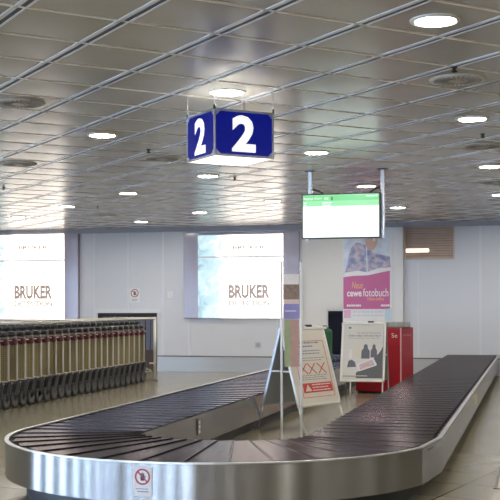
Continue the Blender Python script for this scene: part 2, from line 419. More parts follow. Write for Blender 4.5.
# ================================================================== CAROUSEL
CP, CS = -2.355, 8.34
RB, RO_, HI, DI = 1.625, 1.672, .655, .43
END = WALL-.06
HB = .405
car = thing('baggage_carousel', 'long U-shaped baggage carousel with dark overlapping slats and brushed steel skirt', 'baggage carousel', (0, 0, 0), -TH)
def station(t, ro, hi, di):
    # t in [0,1] left arm, [1,2] bend, [2,3] right arm -> outer and inner points
    if t <= 1: s = END+(CS-END)*t; return (CP-ro, s), (CP-hi, s)
    if t >= 2: s = CS+(END-CS)*(t-2); return (CP+ro, s), (CP+hi, s)
    a = math.pi+(t-1)*math.pi
    return (CP+ro*math.cos(a), CS+ro*math.sin(a)), (CP+hi*math.cos(a), CS+di*math.sin(a))
na = int((END-CS)/.245); nb = 17
ts = [i/na for i in range(na)]+[1+i/nb for i in range(nb)]+[2+i/na for i in range(na+1)]
belt = MB(); bm = belt.bm
for i in range(len(ts)-1):
    t0, t1 = ts[i], ts[i+1]; ov = (t1-t0)*.12
    t1 = min(3, t1+ov)
    prof = ((0, -.028), (.10, -.0045), (.50, -.0025), (.92, .0005), (1, .004)); n_ = len(prof)-1
    low, high = [], []
    for fr_, zz in prof:
        t = t0+(t1-t0)*fr_; zz += HB
        o, a = station(t, RB-.05*(1-fr_), HI+.012, DI+.012)
        low.append((bm.verts.new((*o, zz-.010)), bm.verts.new((*a, zz-.010)))); high.append((bm.verts.new((*o, zz)), bm.verts.new((*a, zz))))
    for j in range(n_):
        bm.faces.new([high[j][0], high[j+1][0], high[j+1][1], high[j][1]])
        bm.faces.new([low[j][0], low[j][1], low[j+1][1], low[j+1][0]])
        bm.faces.new([low[j][0], low[j+1][0], high[j+1][0], high[j][0]]); bm.faces.new([low[j][1], high[j][1], high[j+1][1], low[j+1][1]])
    bm.faces.new([low[0][0], high[0][0], high[0][1], low[0][1]]); bm.faces.new([low[-1][0], low[-1][1], high[-1][1], high[-1][0]])
belt.build('slat_belt', M_belt, car)
def outer_path(ro):
    pts = [(CP-ro, END), (CP-ro, CS)]
    k = 40
    for i in range(1, k+1):
        a = math.pi+math.pi*i/k
        if a > math.radians(346): break
        pts.append((CP+ro*math.cos(a), CS+ro*math.sin(a)))
    pts.append((CP+ro+.0, CS+.10)); pts.append((CP+ro, END)); return pts
def inner_path(hi, di):
    pts = [(CP-hi, END), (CP-hi, CS)]
    for i in range(1, 20):
        a = math.pi+math.pi*i/20; pts.append((CP+hi*math.cos(a), CS+di*math.sin(a)))
    pts += [(CP+hi, CS), (CP+hi, END)]; return pts
sk = MB().strip(outer_path(RO_), .145, HB-.004, .018).build('outer_skirt', M_steel, car, smooth_angle=9)
MB().strip(outer_path(RO_+.002), HB-.004, HB+.004, .03).build('rim', mat('rim_steel', (.62, .62, .62), .3, .9), sk)
isk = MB().strip(inner_path(HI, DI), .12, HB-.012, -.018).build('inner_skirt', M_steel, car, smooth_angle=28)
MB().strip(outer_path(RO_-.16), 0, .16, .03).build('kick_plate', M_kick, car, smooth_angle=28)
MB().strip(inner_path(HI+.10, DI+.10), 0, .13, -.03).build('kick_plate', M_kick, car, smooth_angle=28)
# support plate under the belt (dark undertray)
ut = MB()
for i in range(len(ts)-1):
    o0, a0 = station(ts[i], RO_-.02, HI+.02, DI+.02); o1, a1 = station(ts[i+1], RO_-.02, HI+.02, DI+.02)
    ut.poly([(*o0, .36), (*o1, .36), (*a1, .36), (*a0, .36)], (0, 0, .012))
ut.build('undertray', M_kick, car)
# warning sticker on the bend of the skirt
def on_circle(px, r):
    q = ray(px, 300); lo, hi = 3, 12
    for _ in range(60):
        m_ = (lo+hi)/2; pp, ss = PS(q.x*m_, q.y*m_)
        if ss < CS and math.hypot(pp-CP, ss-CS) > r: lo = m_
        else: hi = m_
    return PS(q.x*lo, q.y*lo)
def ban_sign(parent, w, h, cz, r, o=0.):   # red ring, slash and black hand on a local XZ plane
    ring(MB(), 0, cz, r*.80, r, o-.0045, o-.003).build('red_ring', M_ringred, parent)
    hb = MB(); s_ = r*.95
    hb.xz([(-.22*s_, cz-.50*s_), (.20*s_, cz-.50*s_), (.30*s_, cz-.12*s_), (.26*s_, cz+.12*s_), (-.24*s_, cz+.12*s_), (-.30*s_, cz-.12*s_)], o-.0042, o-.003)
    for k, (x, l) in enumerate(((-.19, .34), (-.055, .44), (.08, .42), (.205, .32))):
        hb.xz([((x-.055)*s_, cz+.10*s_), ((x+.055)*s_, cz+.10*s_), ((x+.05)*s_, cz+(.10+l)*s_), ((x-.05)*s_, cz+(.10+l)*s_)], o-.0042, o-.003)
    hb.xz([(.24*s_, cz-.22*s_), (.50*s_, cz+.06*s_), (.44*s_, cz+.14*s_), (.22*s_, cz-.04*s_)], o-.0042, o-.003)
    hb.build('hand_symbol', M_textd, parent)
    a = .09*r; q = .62*r
    MB().xz([(-q-a*.7, cz+q-a*.7), (-q+a*.7, cz+q+a*.7), (q+a*.7, cz-q+a*.7), (q-a*.7, cz-q-a*.7)], o-.0050, o-.003).build('slash', M_ringred, parent)
M_ringred = mat('sign_red', (.38, .05, .08), .4)
M_stk = mat('sticker_white', (.72, .72, .76), .35)
sp, ss = on_circle(142.5, RO_)
ang = math.atan2(ss-CS, sp-CP)
stk = MB().box(-.063, .063, -.003, 0, -.093, .093, .0008).build('warning_sticker', M_stk, car, loc=(sp+.004*math.cos(ang), ss+.004*math.sin(ang), .283), rot=(0, 0, ang+math.pi/2))
stk['label'] = 'white warning sticker with crossed-out hand'
ban_sign(stk, .126, .186, .032, .052)
lines('small_print', [(-.045, .045, -.048, .006), (-.035, .04, -.066, .008)], M_textb, stk, -.0045)
# small plates on the inner and right skirts
yi = None
r = ray(198, 425); k = (CP-HI+.0)/1.0
def on_p(px, py, p):   # sight line against the plane p = const
    q = ray(px, py); k = p/(q.x*CT-q.y*ST); q = q*k; return (q.x*ST+q.y*CT, q.z+EYE)
s1, z1 = on_p(198.5, 429, CP-HI)
pl = MB().box(-.006, 0, -.045, .045, -.075, .075).build('type_plate', mat('plate_dark', (.16, .15, .14), .4), car, loc=(CP-HI+.007, s1, .285))
q = MB()
for zz in (-.045, -.002, .04): q.box(0, .001, -.02, .02, zz-.015, zz+.015)
q.build('plate_letters', M_trim, pl)
s2, z2 = on_p(475, 403, CP+RO_)
MB().box(0, .004, -.16, .16, -.05, .05).build('yellow_label', mat('label_yellow', (.50, .40, .06), .5), car, loc=(CP+RO_+.001, s2, .29))

# dark strip curtain where the left belt leaves through the wall
cu = thing('strip_curtain', 'dark navy rubber strip curtain at the end of the left belt', 'curtain', W((tl+tr)/2, WALL, 0), -TH)
hw = (tr-tl)/2; q = MB(); k = 7; wv = 2*hw/k
for i in range(k):
    x = -hw+i*wv; y = -.02 if i % 2 else -.008
    q.box(x+.004, x+wv-.004, y, y+.006, HB+.03, tzt-.03)
q.box(-hw, hw, .10, .12, 0, tzt)  # added dark sheet, stops outside light showing through the strip gaps
q.build('rubber_strips', M_navy, cu)
MB().box(-hw, hw, -.045, .02, tzt-.05, tzt+.02).box(-hw-.03, -hw, -.045, .02, HB+.0, tzt+.02).box(hw, hw+.03, -.045, .02, HB+.0, tzt+.02).build('curtain_frame', M_navy, cu)

# ================================================================== LIGHT BOXES
def lightbox(name, x0, x1, lx0, lx1, ytop, ybot, lytop, lybot, liney, label, fa=.365, fb=.847):
    a, zt = on_wall((x0+x1)/2, ytop); zb_ = on_wall((x0+x1)/2, ybot)[1]
    pa_, pb_ = on_wall(x0, 280)[0], on_wall(x1, 280)[0]; la, lb = on_wall(lx0, 280, WALL-.112)[0], on_wall(lx1, 280, WALL-.112)[0]
    lt = on_wall((lx0+lx1)/2, lytop)[1]; lo = on_wall((lx0+lx1)/2, lybot)[1]; lz = on_wall((lx0+lx1)/2, liney)[1]
    zt = min(zt, CEIL-.11)
    t = thing(name, label, 'light box', W(pa_, WALL, 0), -TH, 'back-lit advertising boxes on the back wall')
    sh = lambda v: v-pa_
    MB().box(0, pb_-pa_, -.10, -.001, zb_, zt, .004).build('frame', M_frame, t)
    scr = MB().box(sh(la), sh(lb), -.112, -.102, lo, lt).build('backlit_print', mat_lightbox('print_'+name, sh(la), sh(la)+.52*(lb-la)), t)
    MB().box(sh(la), sh(lb), -.116, -.112, lz-.017, lz+.017).build('divider_bar', M_line, scr)
    X = lambda fx: sh(la)+fx*(lb-la); Zt = lambda fz: lt-fz*(lt-lo)
    text('lettering', 'BRUKER', X(fa+.05), X(fb-.05), Zt(.175), Zt(.130), M_lettb, scr, -.1135, .001, 0, .04)
    text('lettering', 'BRUKER', X(fa), X(fb), Zt(.765), Zt(.60), M_lettb, scr, -.1135, .001, 0, .05)
    text('lettering', 'DETECTION', X(fa), X(fb), Zt(.855), Zt(.785), M_lettp, scr, -.1135, .001, 0, .06)
    text('lettering', 'DETECTION', X(fa+.03), X(fb), Zt(.58), Zt(.42), M_lettpp, scr, -.1135, .001, 0, .06)
    return t
lightbox('light_box', 185, 300, 198, 283, 232.5, 318, 235, 318, 257, 'back-lit advertising light box behind the narrow display stand, right of the plain wall')
lightbox('light_box', -34, 80, -21, 64, 232.5, 320, 235, 319, 261, 'back-lit advertising light box behind the luggage trolleys, cut by left photo edge', .42, .865)

# ================================================================== WALL FITTINGS
pp, zz = on_wall(135, 295.5)
wsg = tag(MB().box(-.115, .115, -.006, 0, -.15, .15, .001).build('prohibition_sign', M_white, loc=W(pp, WALL-.012, zz), rot=RZ), 'white sign with red crossed-out hand on the wall above the dark doorway', 'sign')
ban_sign(wsg, .2, .3, .05, .088, -.0035); lines('small_print', [(-.07, .07, -.085, .012), (-.06, .05, -.115, .012)], M_text, wsg, -.0075)
pp, zz = on_wall(170.5, 295)
sw = thing('wall_switch', 'small white switch plate on the wall left of the light box', 'switch', W(pp, WALL, zz), -TH)
MB().box(-.06, .06, -.014, 0, -.075, .075, .004).build('cover_plate', M_white, sw); MB().box(-.03, .03, -.02, -.013, -.04, .04, .003).build('rocker', M_trim, sw)
pp, zz = on_wall(258, 345)
so = thing('wall_socket', 'small pale outlet low on the wall below the middle light box', 'socket', W(pp, WALL, zz), -TH)
MB().box(-.06, .06, -.012, 0, -.06, .06, .004).build('cover_plate', mat('socket_grey', (.52, .52, .55), .5), so); MB().lathe([(.035, -.016), (.035, -.011)], 'y', n=20).build('socket_well', M_soff, so)

# magenta photo-book poster on the pier
xa, zt = on_wall(343.5, 221.5, WALL-.15); xb, zb2 = on_wall(393, 322, WALL-.15); zt = CEIL-.11
po = thing('wall_poster', 'tall magenta and blue photo book poster on the white pier behind the monitor', 'poster', W(xa, WALL-.141, 0), -TH)
PW = xb-xa
pf = lambda px: (on_wall(px, 280, WALL-.15)[0]-xa)
pz = lambda py: on_wall(368, py, WALL-.15)[1]
board = MB().box(0, PW, -.02, -.001, zb2, zt).build('poster_board', M_white, po)
MB().rect(0, PW-.06, pz(276), zt-.005, -.0225, -.020).build('photo_area', M_photo, board)
MB().xz([(0.0, pz(309)), (PW-.06, pz(309)), (PW-.06, pz(271)), (0, pz(277))], -.0235, -.0205).build('magenta_band', M_pink, board)
MB().rect(pf(344), pf(351), pz(318), pz(310), -.0235, -.0205).build('pink_block', M_pinkl, board)
MB().rect(pf(385), pf(392), pz(321), pz(308.5), -.0235, -.0205).build('blue_block', mat('print_pale_blue', (.55, .68, .76), .4), board)
face = MB().xz([(pf(371.5)+.13*math.cos(a*math.pi/12), pz(239.5)+.22*math.sin(a*math.pi/12)) for a in range(24)], -.0235, -.0215).build('printed_face', M_skin, board)
MB().xz([(pf(371)+.17*math.cos(a*math.pi/12), pz(231.5)+.15*math.sin(a*math.pi/12)) for a in range(24)], -.0245, -.0215).build('printed_hair', M_hair, face)
bk = MB().xz([(pf(345), pz(273)), (pf(351), pz(248)), (pf(357), pz(242)), (pf(366), pz(245)), (pf(367), pz(272)), (pf(358), pz(271))], -.0245, -.0215)
bk.xz([(pf(368), pz(272)), (pf(367.3), pz(247)), (pf(374), pz(253)), (pf(390), pz(257)), (pf(391), pz(268)), (pf(378), pz(269))], -.0245, -.0215)
bk.build('printed_book', M_page, board)
MB().xz([(pf(345), pz(276)), (pf(345), pz(272.6)), (pf(358), pz(270.5)), (pf(367), pz(272.3)), (pf(378), pz(268.5)), (pf(391), pz(267.5)), (pf(391.5), pz(270.5)), (pf(368), pz(275.3))], -.0252, -.0215).build('book_edge', mat('print_white', (.80, .80, .82), .4), board)
text('lettering', 'Neue', pf(352), pf(363), pz(288.5), pz(281.5), mat('print_orange', (.85, .45, .16), .4), board, -.0245, .001, .25)
text('lettering', 'cewe', pf(347.2), pf(361.8), pz(296.5), pz(291.5), M_signpr := mat('print_white_bold', (.88, .86, .88), .4), board, -.0245, .001, 0, .02)
text('lettering', 'fotobuch', pf(363.2), pf(388.5), pz(296.5), pz(288.5), M_signpr, board, -.0245, .001)
text('lettering', 'Video-online', pf(367), pf(384), pz(300.5), pz(297), mat('print_orange', (.85, .45, .16), .4), board, -.0245, .001)
lines('small_print', [(pf(347), pf(361), pz(306.5), .04), (pf(381), pf(390), pz(306.5), .04)], M_signpr, board, -.0245)
lines('small_print', [(pf(353), pf(384), pz(316), .025), (pf(353), pf(384), pz(312.5), .025)], mat('print_pale_text', (.60, .64, .74), .5), board, -.0215)

# ================================================================== CEILING FITTINGS
def downlight(loc, label, group):
    t = thing('downlight', label, 'ceiling light', loc, GA, group)
    MB().lathe([(.118, -.012), (.128, -.016), (.148, -.010), (.152, .002), (.118, .002)], n=32, loop=True).build('trim_ring', M_ring, t)
    MB().lathe([(.117, -.0105), (.117, -.004)], n=32).build('lens', M_lens, t)
    q = MB()
    for k in range(3):
        a = math.pi*k/3; q.box(-.112, .112, -.0016, .0016, -.0125, -.0108)
        bmesh.ops.rotate(q.bm, verts=q.bm.verts[-8:], cent=(0, 0, 0), matrix=Matrix.Rotation(a, 3, 'Z')) if k else None
    q.build('louvre', M_refl, t)
    return t
LG = 'round recessed downlights in the ceiling grid'
vis = {(2,-2): 'brightest large round downlight at the top right corner of the photo', (2,2): 'round lit downlight in the ceiling directly above the blue number cube',
 (2,6): 'round downlight in the left ceiling, left of the blue number cube', (6,2): 'round downlight at right edge, below the round vent with black sensor',
 (6,6): 'round downlight in the ceiling just right of and below the blue number cube', (6,10): 'flat-looking downlight right under the lit bottom of the blue number cube',
 (6,14): 'small downlight between the doorway seen below and the left ceiling vents', (6,18): 'faint downlight above the left light box, over the trolleys',
 (6,22): 'faintest far downlight above the left light box, close to the back wall', (10,6): 'downlight near the right photo edge, level with the ceiling above the monitor',
 (10,10): 'downlight partly behind the hanging monitor, between its two poles', (10,14): 'far downlight above the middle light box, left of the monitor',
 (10,18): 'far downlight above the left edge of the middle light box', (10,22): 'farthest downlight above the dark doorway, next to the back wall',
 (14,10): 'downlight cut by right photo edge, second from the back wall', (14,14): 'small downlight right of the monitor, above the brown-striped window',
 (14,18): 'far downlight hidden behind the monitor close to the back wall', (18,14): 'far downlight beyond the right photo edge above the right belt',
 (18,18): 'farthest right downlight near the back wall over the brown-striped window'}
proto = None
for u in range(-14, 30, 4):
    for v in range(-14, 34, 4):
        if not inside(u+.5, v+.5, -.4): continue
        loc = G(u+.5, v+.5, CEIL-.002)
        if (u, v) == (2, 10): continue
        if (u, v) in vis: lab = vis[(u, v)]
        elif loc.y < 7 or abs(loc.x) > loc.y*.24: lab = 'round recessed downlight of the hall outside the photo frame'
        else: lab = 'distant round downlight at the far edge of the ceiling by the back wall'
        if not (-6.5 < loc.x < 7.5 and loc.y > -4): continue
        if proto is None: proto = downlight(loc, lab, LG)
        else: dup(proto, loc, lab, LG)
def vent(loc, label, group):
    t = thing('ceiling_vent', label, 'ceiling vent', loc, GA, group)
    MB().lathe([(.05, -.012), (.16, -.016), (.205, -.010), (.212, .002), (.05, .002)], n=36).build('face_plate', M_grille, t)
    q = MB()
    for k in range(28):
        a = 2*math.pi*k/28; c, s_ = math.cos(a), math.sin(a)
        q.poly([(c*.075-s_*.004, s_*.075+c*.004, -.0172), (c*.075+s_*.004, s_*.075-c*.004, -.0172), (c*.175+s_*.009, s_*.175-c*.009, -.0172), (c*.175-s_*.009, s_*.175+c*.009, -.0172)], (0, 0, .004))
    q.build('radial_slots', M_slot, t)
    MB().lathe([(.045, -.020), (.05, -.012)], n=20).build('centre_cap', M_grille, t)
    return t
VG = 'round slotted ceiling vents'
vv = {(0,4): 'large round slotted vent at the upper left edge of the ceiling', (2,10): 'round vent below the upper left vent, over the left light box',
 (4,0): 'largest round vent on the upper right, with black sensor stem beside it', (8,4): 'round dark vent at the right photo edge between two downlights',
 (4,8): 'round vent left of the blue number cube with a dark sensor beside it', (12,8): 'small far vent at right photo edge over the right belt',
 (8,20): 'tiny far vent above the dark doorway'}
pv = None
for (u, v), lab in vv.items():
    loc = G(u+.5, v+.5, CEIL-.002)
    if pv is None: pv = vent(loc, lab, VG)
    else: dup(pv, loc, lab, VG)
def sprinkler(loc, label, group):
    t = thing('ceiling_sensor', label, 'ceiling sensor', loc, 0, group)
    MB().lathe([(.022, 0), (.022, -.008), (.010, -.010), (.010, -.026)], n=14).build('stem', M_black, t)
    MB().lathe([(.010, -.024), (.020, -.028), (.022, -.036), (.008, -.041)], n=14).build('sensor_head', M_black, t)
    return t
sg = 'small dark sensors hanging from ceiling'
spx = {(455, 72): 'small black sensor stem hanging beside the largest upper right vent', (149, 154.5): 'small dark sensor hanging beside the vent left of the number cube',
 (235, 182.5): 'tiny dark sensor under the number cube above the middle light box', (483, 139): 'small dark sensor beside the right edge vent', (98, 211): 'tiny dark sensor near the back wall above the doorway',
 (4, 192): 'small dark sensor at the left photo edge above the left light box'}
ps_ = None
for (x, y), lab in spx.items():
    X, Y = on_z(x, y-5, CEIL-.004); loc = Vector((X, Y, CEIL-.004))
    if ps_ is None: ps_ = sprinkler(loc, lab, sg)
    else: dup(ps_, loc, lab, sg)

# ---- blue number cube
SW = .503
zl_, zh_ = 2.548, 2.895
near = on_z(215, 154.5, zl_)
cube = thing('number_sign', 'blue hanging cube sign with a white number 2 on each side', 'sign', (near[0], near[1], zl_), math.radians(27))
SH = zh_-zl_
fm = MB()
for x in (0, SW):
    for y in (0, SW): fm.box(x-.007, x+.007, y-.007, y+.007, 0, SH, .002)
for z in (0, SH):
    for a in (0, SW):
        fm.box(0, SW, a-.006, a+.006, z-.006, z+.006); fm.box(a-.006, a+.006, 0, SW, z-.006, z+.006)
fm.build('frame', M_alu, cube)
MB().box(.005, SW-.005, .005, SW-.005, SH-.006, SH).build('top_plate', M_alu, cube)
MB().box(.008, SW-.008, .008, SW-.008, -.004, .002).build('lit_bottom', M_signlit, cube)
for k in range(4):
    e = MB().box(.012, SW-.012, -.004, .004, .010, SH-.010)
    pn = e.build('face_panel', M_signblue, cube)
    c = [(0, 0, 0), (SW, 0, math.pi/2), (SW, SW, math.pi), (0, SW, -math.pi/2)][k]
    pn.location = (c[0], c[1], 0); pn.rotation_euler = (0, 0, c[2])
    text('numeral', '2', .145, .348, .033, SH-.033, M_signwhite, pn, -.0045, .001, 0, .04)
    tri = MB()
    for x, sx in ((.012, 1), (SW-.012, -1)):
        for z, sz in ((.010, 1), (SH-.010, -1)): tri.xz([(x, z), (x+sx*.035, z), (x, z+sz*.035)][::sx*sz], -.006, -.004)
    tri.build('corner_clip', M_alu, pn)
for x in (0, SW):
    for y in (0, SW):
        hw_ = MB().tube([(x, y, SH), (x, y, CEIL-zl_+.01)], .0035, 6).build('hanging_wire', M_chrome, cube)
        MB().lathe([(.010, SH), (.010, SH+.025), (.005, SH+.035)], c=(x, y, 0), n=10).build('wire_clamp', M_black, hw_)

# ---- hanging monitor
mx0, my0 = on_z(310.5, 171, CEIL); 
pL = PS(mx0, my0)
rr = ray(381, 171); kk = pL[1]/(rr.x*ST+rr.y*CT); pR = PS(rr.x*kk, rr.y*kk)
def on_s(px, py, s):
    q = ray(px, py); k = s/(q.x*ST+q.y*CT); q = q*k; return q.x*CT-q.y*ST, q.z+EYE
ms = pL[1]-.10
a0, zt_ = on_s(302, 194.3, ms); a1, zb_ = on_s(380.5, 237.5, ms)
_, zb_ = on_s(302, 239.2, ms)
mon = thing('flight_monitor', 'wide flat monitor with green header hanging from two ceiling poles', 'monitor', W(a0, ms, 0), -TH)
MW, MH = a1-a0, zt_-zb_
bez = MB().box(0, MW, 0, .06, zb_, zt_, .004).build('bezel', M_bez, mon)
scr = MB().box(.016, MW-.016, -.002, .001, zb_+.018, zt_-.016).build('screen', M_scr, mon)
zh = zt_-.016; hh = MH-.034
hd = MB().rect(.016, MW-.016, zh-.27*hh, zh, -.003, -.001).build('green_header', M_scrg2, scr)
MB().rect(.016, MW-.016, zh-.14*hh, zh-.02*hh, -.0036, -.002).build('header_row', M_scrg, hd)
text('header_text', 'Baggage Claim', .025, .25, zh-.115*hh, zh-.055*hh, M_scrt, hd, -.004, .0005)
text('header_text', '02', .285, .335, zh-.115*hh, zh-.055*hh, M_scrt, hd, -.004, .0005)
MB().rect(.372, .386, zh-.13*hh, zh-.05*hh, -.0045, -.002).build('header_icon', M_textd, hd)
lines('header_text', [(.025, .06, zh-.2*hh, .016), (.26, .38, zh-.2*hh, .016), (.025, .06, zh-.255*hh, .014), (.26, .36, zh-.255*hh, .014)], M_scrt, hd, -.0042)
lines('header_text', [(.80, MW-.03, zh-.06*hh, .012)], M_scrt, hd, -.0042)
q = MB()
for k in range(1, 7): q.rect(.02, MW-.02, zh-(.27+.105*k)*hh, zh-(.27+.105*k)*hh+.0035, -.0026, -.001)
q.build('row_lines', mat('screen_row', (.05, .05, .05), .2, 0, 1.0, (.86, .95, .93)), scr)
for pxx in (pL[0]-a0, MW+.018):
    zlow = zb_+.25 if pxx < MW*.5 else zb_+.0
    pole = MB().box(pxx-.024, pxx+.024, .08, .128, zlow, CEIL+.005, .004).build('pole', M_alu, mon)
    MB().box(pxx-.06, pxx+.06, .05, .16, CEIL-.012, CEIL, .003).build('ceiling_flange', M_rim, pole)
MB().box(.02, MW-.04, .062, .085, (zb_+zt_)/2-.06, (zb_+zt_)/2+.06).build('mount_rail', M_rim, mon)
for x0, x1 in ((pL[0]-a0, .28), (pR[0]-a0, MW-.16)):
    pts = [(x0+(x1-x0)*i/8, .09, zt_-.02+.085*math.cos(math.pi/2*i/8)**.8) for i in range(9)]
    MB().tube(pts, .011, 8).build('cable', M_black, mon)
for x in (.055, MW-.09): MB().box(x, x+.02, .01, .03, zb_-.035, zb_).build('bottom_clip', M_alu, mon)

# ================================================================== LUGGAGE TROLLEYS
def trolley(loc, label, group):
    t = thing('luggage_trolley', label, 'luggage trolley', loc, -TH, group)
    fr = MB(); h = .335
    for sx in (-1, 1):
        x = sx*h
        fr.tube([(x, .02, .30), (x, 0, .42), (x, 0, .88), (x, -.03, .97), (x, -.07, 1.04)], .019, 8)
        fr.tube([(x, .02, .32), (x*.86, .07, .30), (x*.6, .80, .145), (x*.3, .98, .17)], .012, 8)
        fr.tube([(x, .01, .36), (x*1.0, -.10, .17)], .012, 8)
    for z in (.37, .905): fr.tube([(-h, 0, z), (h, 0, z)], .011, 8)
    fr.tube([(-.1, .98, .17), (.1, .98, .17)], .012, 8)
    for yy in (.31, .56, .80): fr.tube([(-.29+.115*yy, yy, .30-.2123*(yy-.07)), (.29-.115*yy, yy, .30-.2123*(yy-.07))], .008, 6)
    fr.build('frame', M_gal, t)
    MB().box(-h+.012, h-.012, .006, .010, .375, .90).build('mesh_panel', M_olive, t)
    ba = MB(); ba.tube([(-.33, .12, .93), (-.33, .02, .93)], .006, 6).tube([(.33, .12, .93), (.33, .02, .93)], .006, 6).tube([(-.33, .12, .93), (.33, .12, .93)], .006, 6)
    ba.build('hand_basket', M_gal, t)
    hb = MB().tube([(-h, -.07, 1.04), (h, -.07, 1.04)], .013, 8).tube([(-h, -.035, .975), (h, -.035, .975)], .010, 8).build('handle_bar', M_chrome, t)
    g = MB()
    for x0, x1 in ((-.30, -.06), (.06, .24)): g.tube([(x0, -.07, 1.045), (x1, -.07, 1.045)], .026, 8)
    g.build('grip', M_black, hb)
    MB().box(.235, .365, -.135, -.03, .985, 1.05, .02).build('grip_block', M_black, hb)
    MB().box(-.365, -.235, -.135, -.03, .985, 1.05, .02).build('grip_block', M_black, hb)
    MB().box(.16, .28, -.10, -.03, 1.07, 1.125, .018).build('brake_lever', M_black, hb)
    MB().box(-.28, -.16, -.10, -.03, 1.07, 1.125, .018).build('brake_lever', M_black, hb)
    for x in (h, -h): MB().box(x-.085 if x > 0 else x-.034, x+.034 if x > 0 else x+.085, -.115, -.022, .868, .958, .022).build('end_cap', M_maroon, t)
    for sx in (-1, 1):
        x = sx*h
        MB().poly([(x-.03, .02, .385), (x-.03, -.06, .33), (x-.03, -.155, .13), (x-.03, -.10, .085), (x-.03, -.02, .16), (x-.03, .06, .33)], (.06, 0, 0)).build('wheel_housing', M_black, t)
        wh = MB().lathe([(.075, -.016), (.100, -.022), (.108, -.014), (.108, .014), (.100, .022), (.075, .016)], 'x', (x+sx*.005, -.10, .108), 24).build('wheel', M_tyre, t)
        MB().lathe([(.074, -.025), (.074, .025)], 'x', (x+sx*.005, -.10, .108), 20).build('wheel_rim', M_rim, wh)
    wh = MB().lathe([(.04, -.014), (.06, -.018), (.065, 0), (.06, .018), (.04, .014)], 'x', (0, .95, .065), 18).build('wheel', M_tyre, t)
    MB().box(-.03, .03, .93, .98, .07, .20, .006).build('caster_fork', M_black, t)
    return t
ordn = ['', 'first', 'second', 'third', 'fourth', 'fifth', 'sixth', 'seventh', 'eighth', 'ninth', 'tenth', 'eleventh', 'twelfth', 'thirteenth', 'fourteenth', 'fifteenth', 'sixteenth', 'seventeenth', 'eighteenth', 'nineteenth', 'twentieth', 'twenty-first', 'twenty-second', 'twenty-third', 'twenty-fourth']
TG = 'nested luggage trolleys along the left'
s_end = 19.06+.11; TP = -6.93-.335
p0 = None
for i in range(24):
    loc = W(TP, s_end-i*.257, 0)
    lab = ('luggage trolley nearest the metal end post of the row, last on the right' if i == 0 else
           '%s luggage trolley counted from the end post of the nested row' % ordn[i+1] if i < 22 else
           'luggage trolley at the near end of the nested row, cut off by left photo edge')
    if p0 is None: p0 = trolley(loc, lab, TG)
    else: dup(p0, loc, lab, TG)
# corral rail around the trolleys
ra_ = thing('trolley_rail', 'pale tubular corral rail along the top of the nested luggage trolleys', 'rail', W(TP, 19.60, 0), -TH)
for nm, x in (('rail_tube', .40), ('rail_tube', -.40)):
    MB().tube([(x, -7.5, 1.165), (x, -.05, 1.165), (x, 0, 1.145)], .015, 10).build(nm, M_gal, ra_)
for x in (.40, -.40):
    pst = MB().tube([(x, 0, 0), (x, 0, 1.19)], .028, 12).build('post', M_gal, ra_)
    MB().lathe([(.06, 0), (.06, .01), (.03, .014)], c=(x, 0, 0), n=16).build('foot_plate', M_rim, pst)
    MB().tube([(x, 0, .25), (x, -.10, .33), (x, -.30, .34)], .014, 8).build('side_bracket', M_gal, pst)
    MB().tube([(x, -7.4, 0), (x, -7.4, 1.165)], .024, 10).build('post', M_gal, ra_)
MB().tube([(-.40, 0, 1.165), (.40, 0, 1.165)], .018, 8).build('cross_tube', M_gal, ra_)
for yy in (-2.6, -5.0): MB().tube([(-.40, yy, 1.165), (.40, yy, 1.165)], .012, 8).build('cross_tube', M_gal, ra_)

# ================================================================== DISPLAY STANDS INSIDE THE LOOP
# narrow two-post display stand
TS = 11.0
tx = (281.5-250)/F*TS; tx2 = (301-250)/F*TS
st = thing('display_stand', 'narrow two-post display stand with glossy panel of painted reflections inside the carousel loop', 'display stand', (tx, TS, 0), 0)
TW = tx2-tx
tz = lambda py: EYE+(YH-py)/F*TS
for x in (0, TW):
    po_ = MB().tube([(x, 0, .012), (x, 0, tz(262.5))], .0125, 12).build('post', M_white, st)
    MB().lathe([(.0135, tz(262.5)), (.010, tz(262.5)+.012)], c=(x, 0, 0), n=12).build('post_cap', M_alu, po_)
MB().box(-.08, TW+.08, -.13, .13, 0, .014, .004).build('base_plate', M_alu, st)
x0, x1 = .018, TW-.018
MB().box(x0-.004, x1+.004, -.003, .003, tz(386), tz(267)).build('acrylic_panel', M_acr, st)
def seg(name, ya, yb, m, xa=0, xb=1):  # colours mirrored in the glossy panel, painted as opaque bands
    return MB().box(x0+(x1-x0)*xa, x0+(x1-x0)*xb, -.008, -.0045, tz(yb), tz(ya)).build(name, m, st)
seg('reflection_band', 274, 284.5, mat('reflect_white', (.86, .80, .78), .3)); seg('reflection_band', 284.5, 299.5, mat('reflect_brown', (.30, .21, .16), .3, noise=.5, nscale=30))
seg('reflection_band', 299.5, 304, mat('reflect_pink', (.80, .60, .55), .3))
lf = seg('reflection_band', 304, 319, mat('reflect_violet', (.34, .31, .58), .25, noise=.15, nscale=10))
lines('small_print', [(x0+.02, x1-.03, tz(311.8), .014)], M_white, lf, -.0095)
seg('reflection_band', 319.5, 367, mat('reflect_green', (.36, .40, .22), .35, noise=.15, nscale=20), .06, .46); seg('reflection_band', 319.5, 367, mat('reflect_red', (.50, .30, .24), .35, noise=.15, nscale=20), .46, .98)
q = MB()
for y in (271.5, 384):
    for x in (.004, TW-.004): q.lathe([(.007, -.012), (.007, .006)], 'y', (x, 0, tz(y)), 10)
q.build('panel_clips', M_alu, st)
MB().tube([(0, 0, tz(350)), (TW, 0, tz(350))], .004, 6).build('cross_rod', M_alu, st)

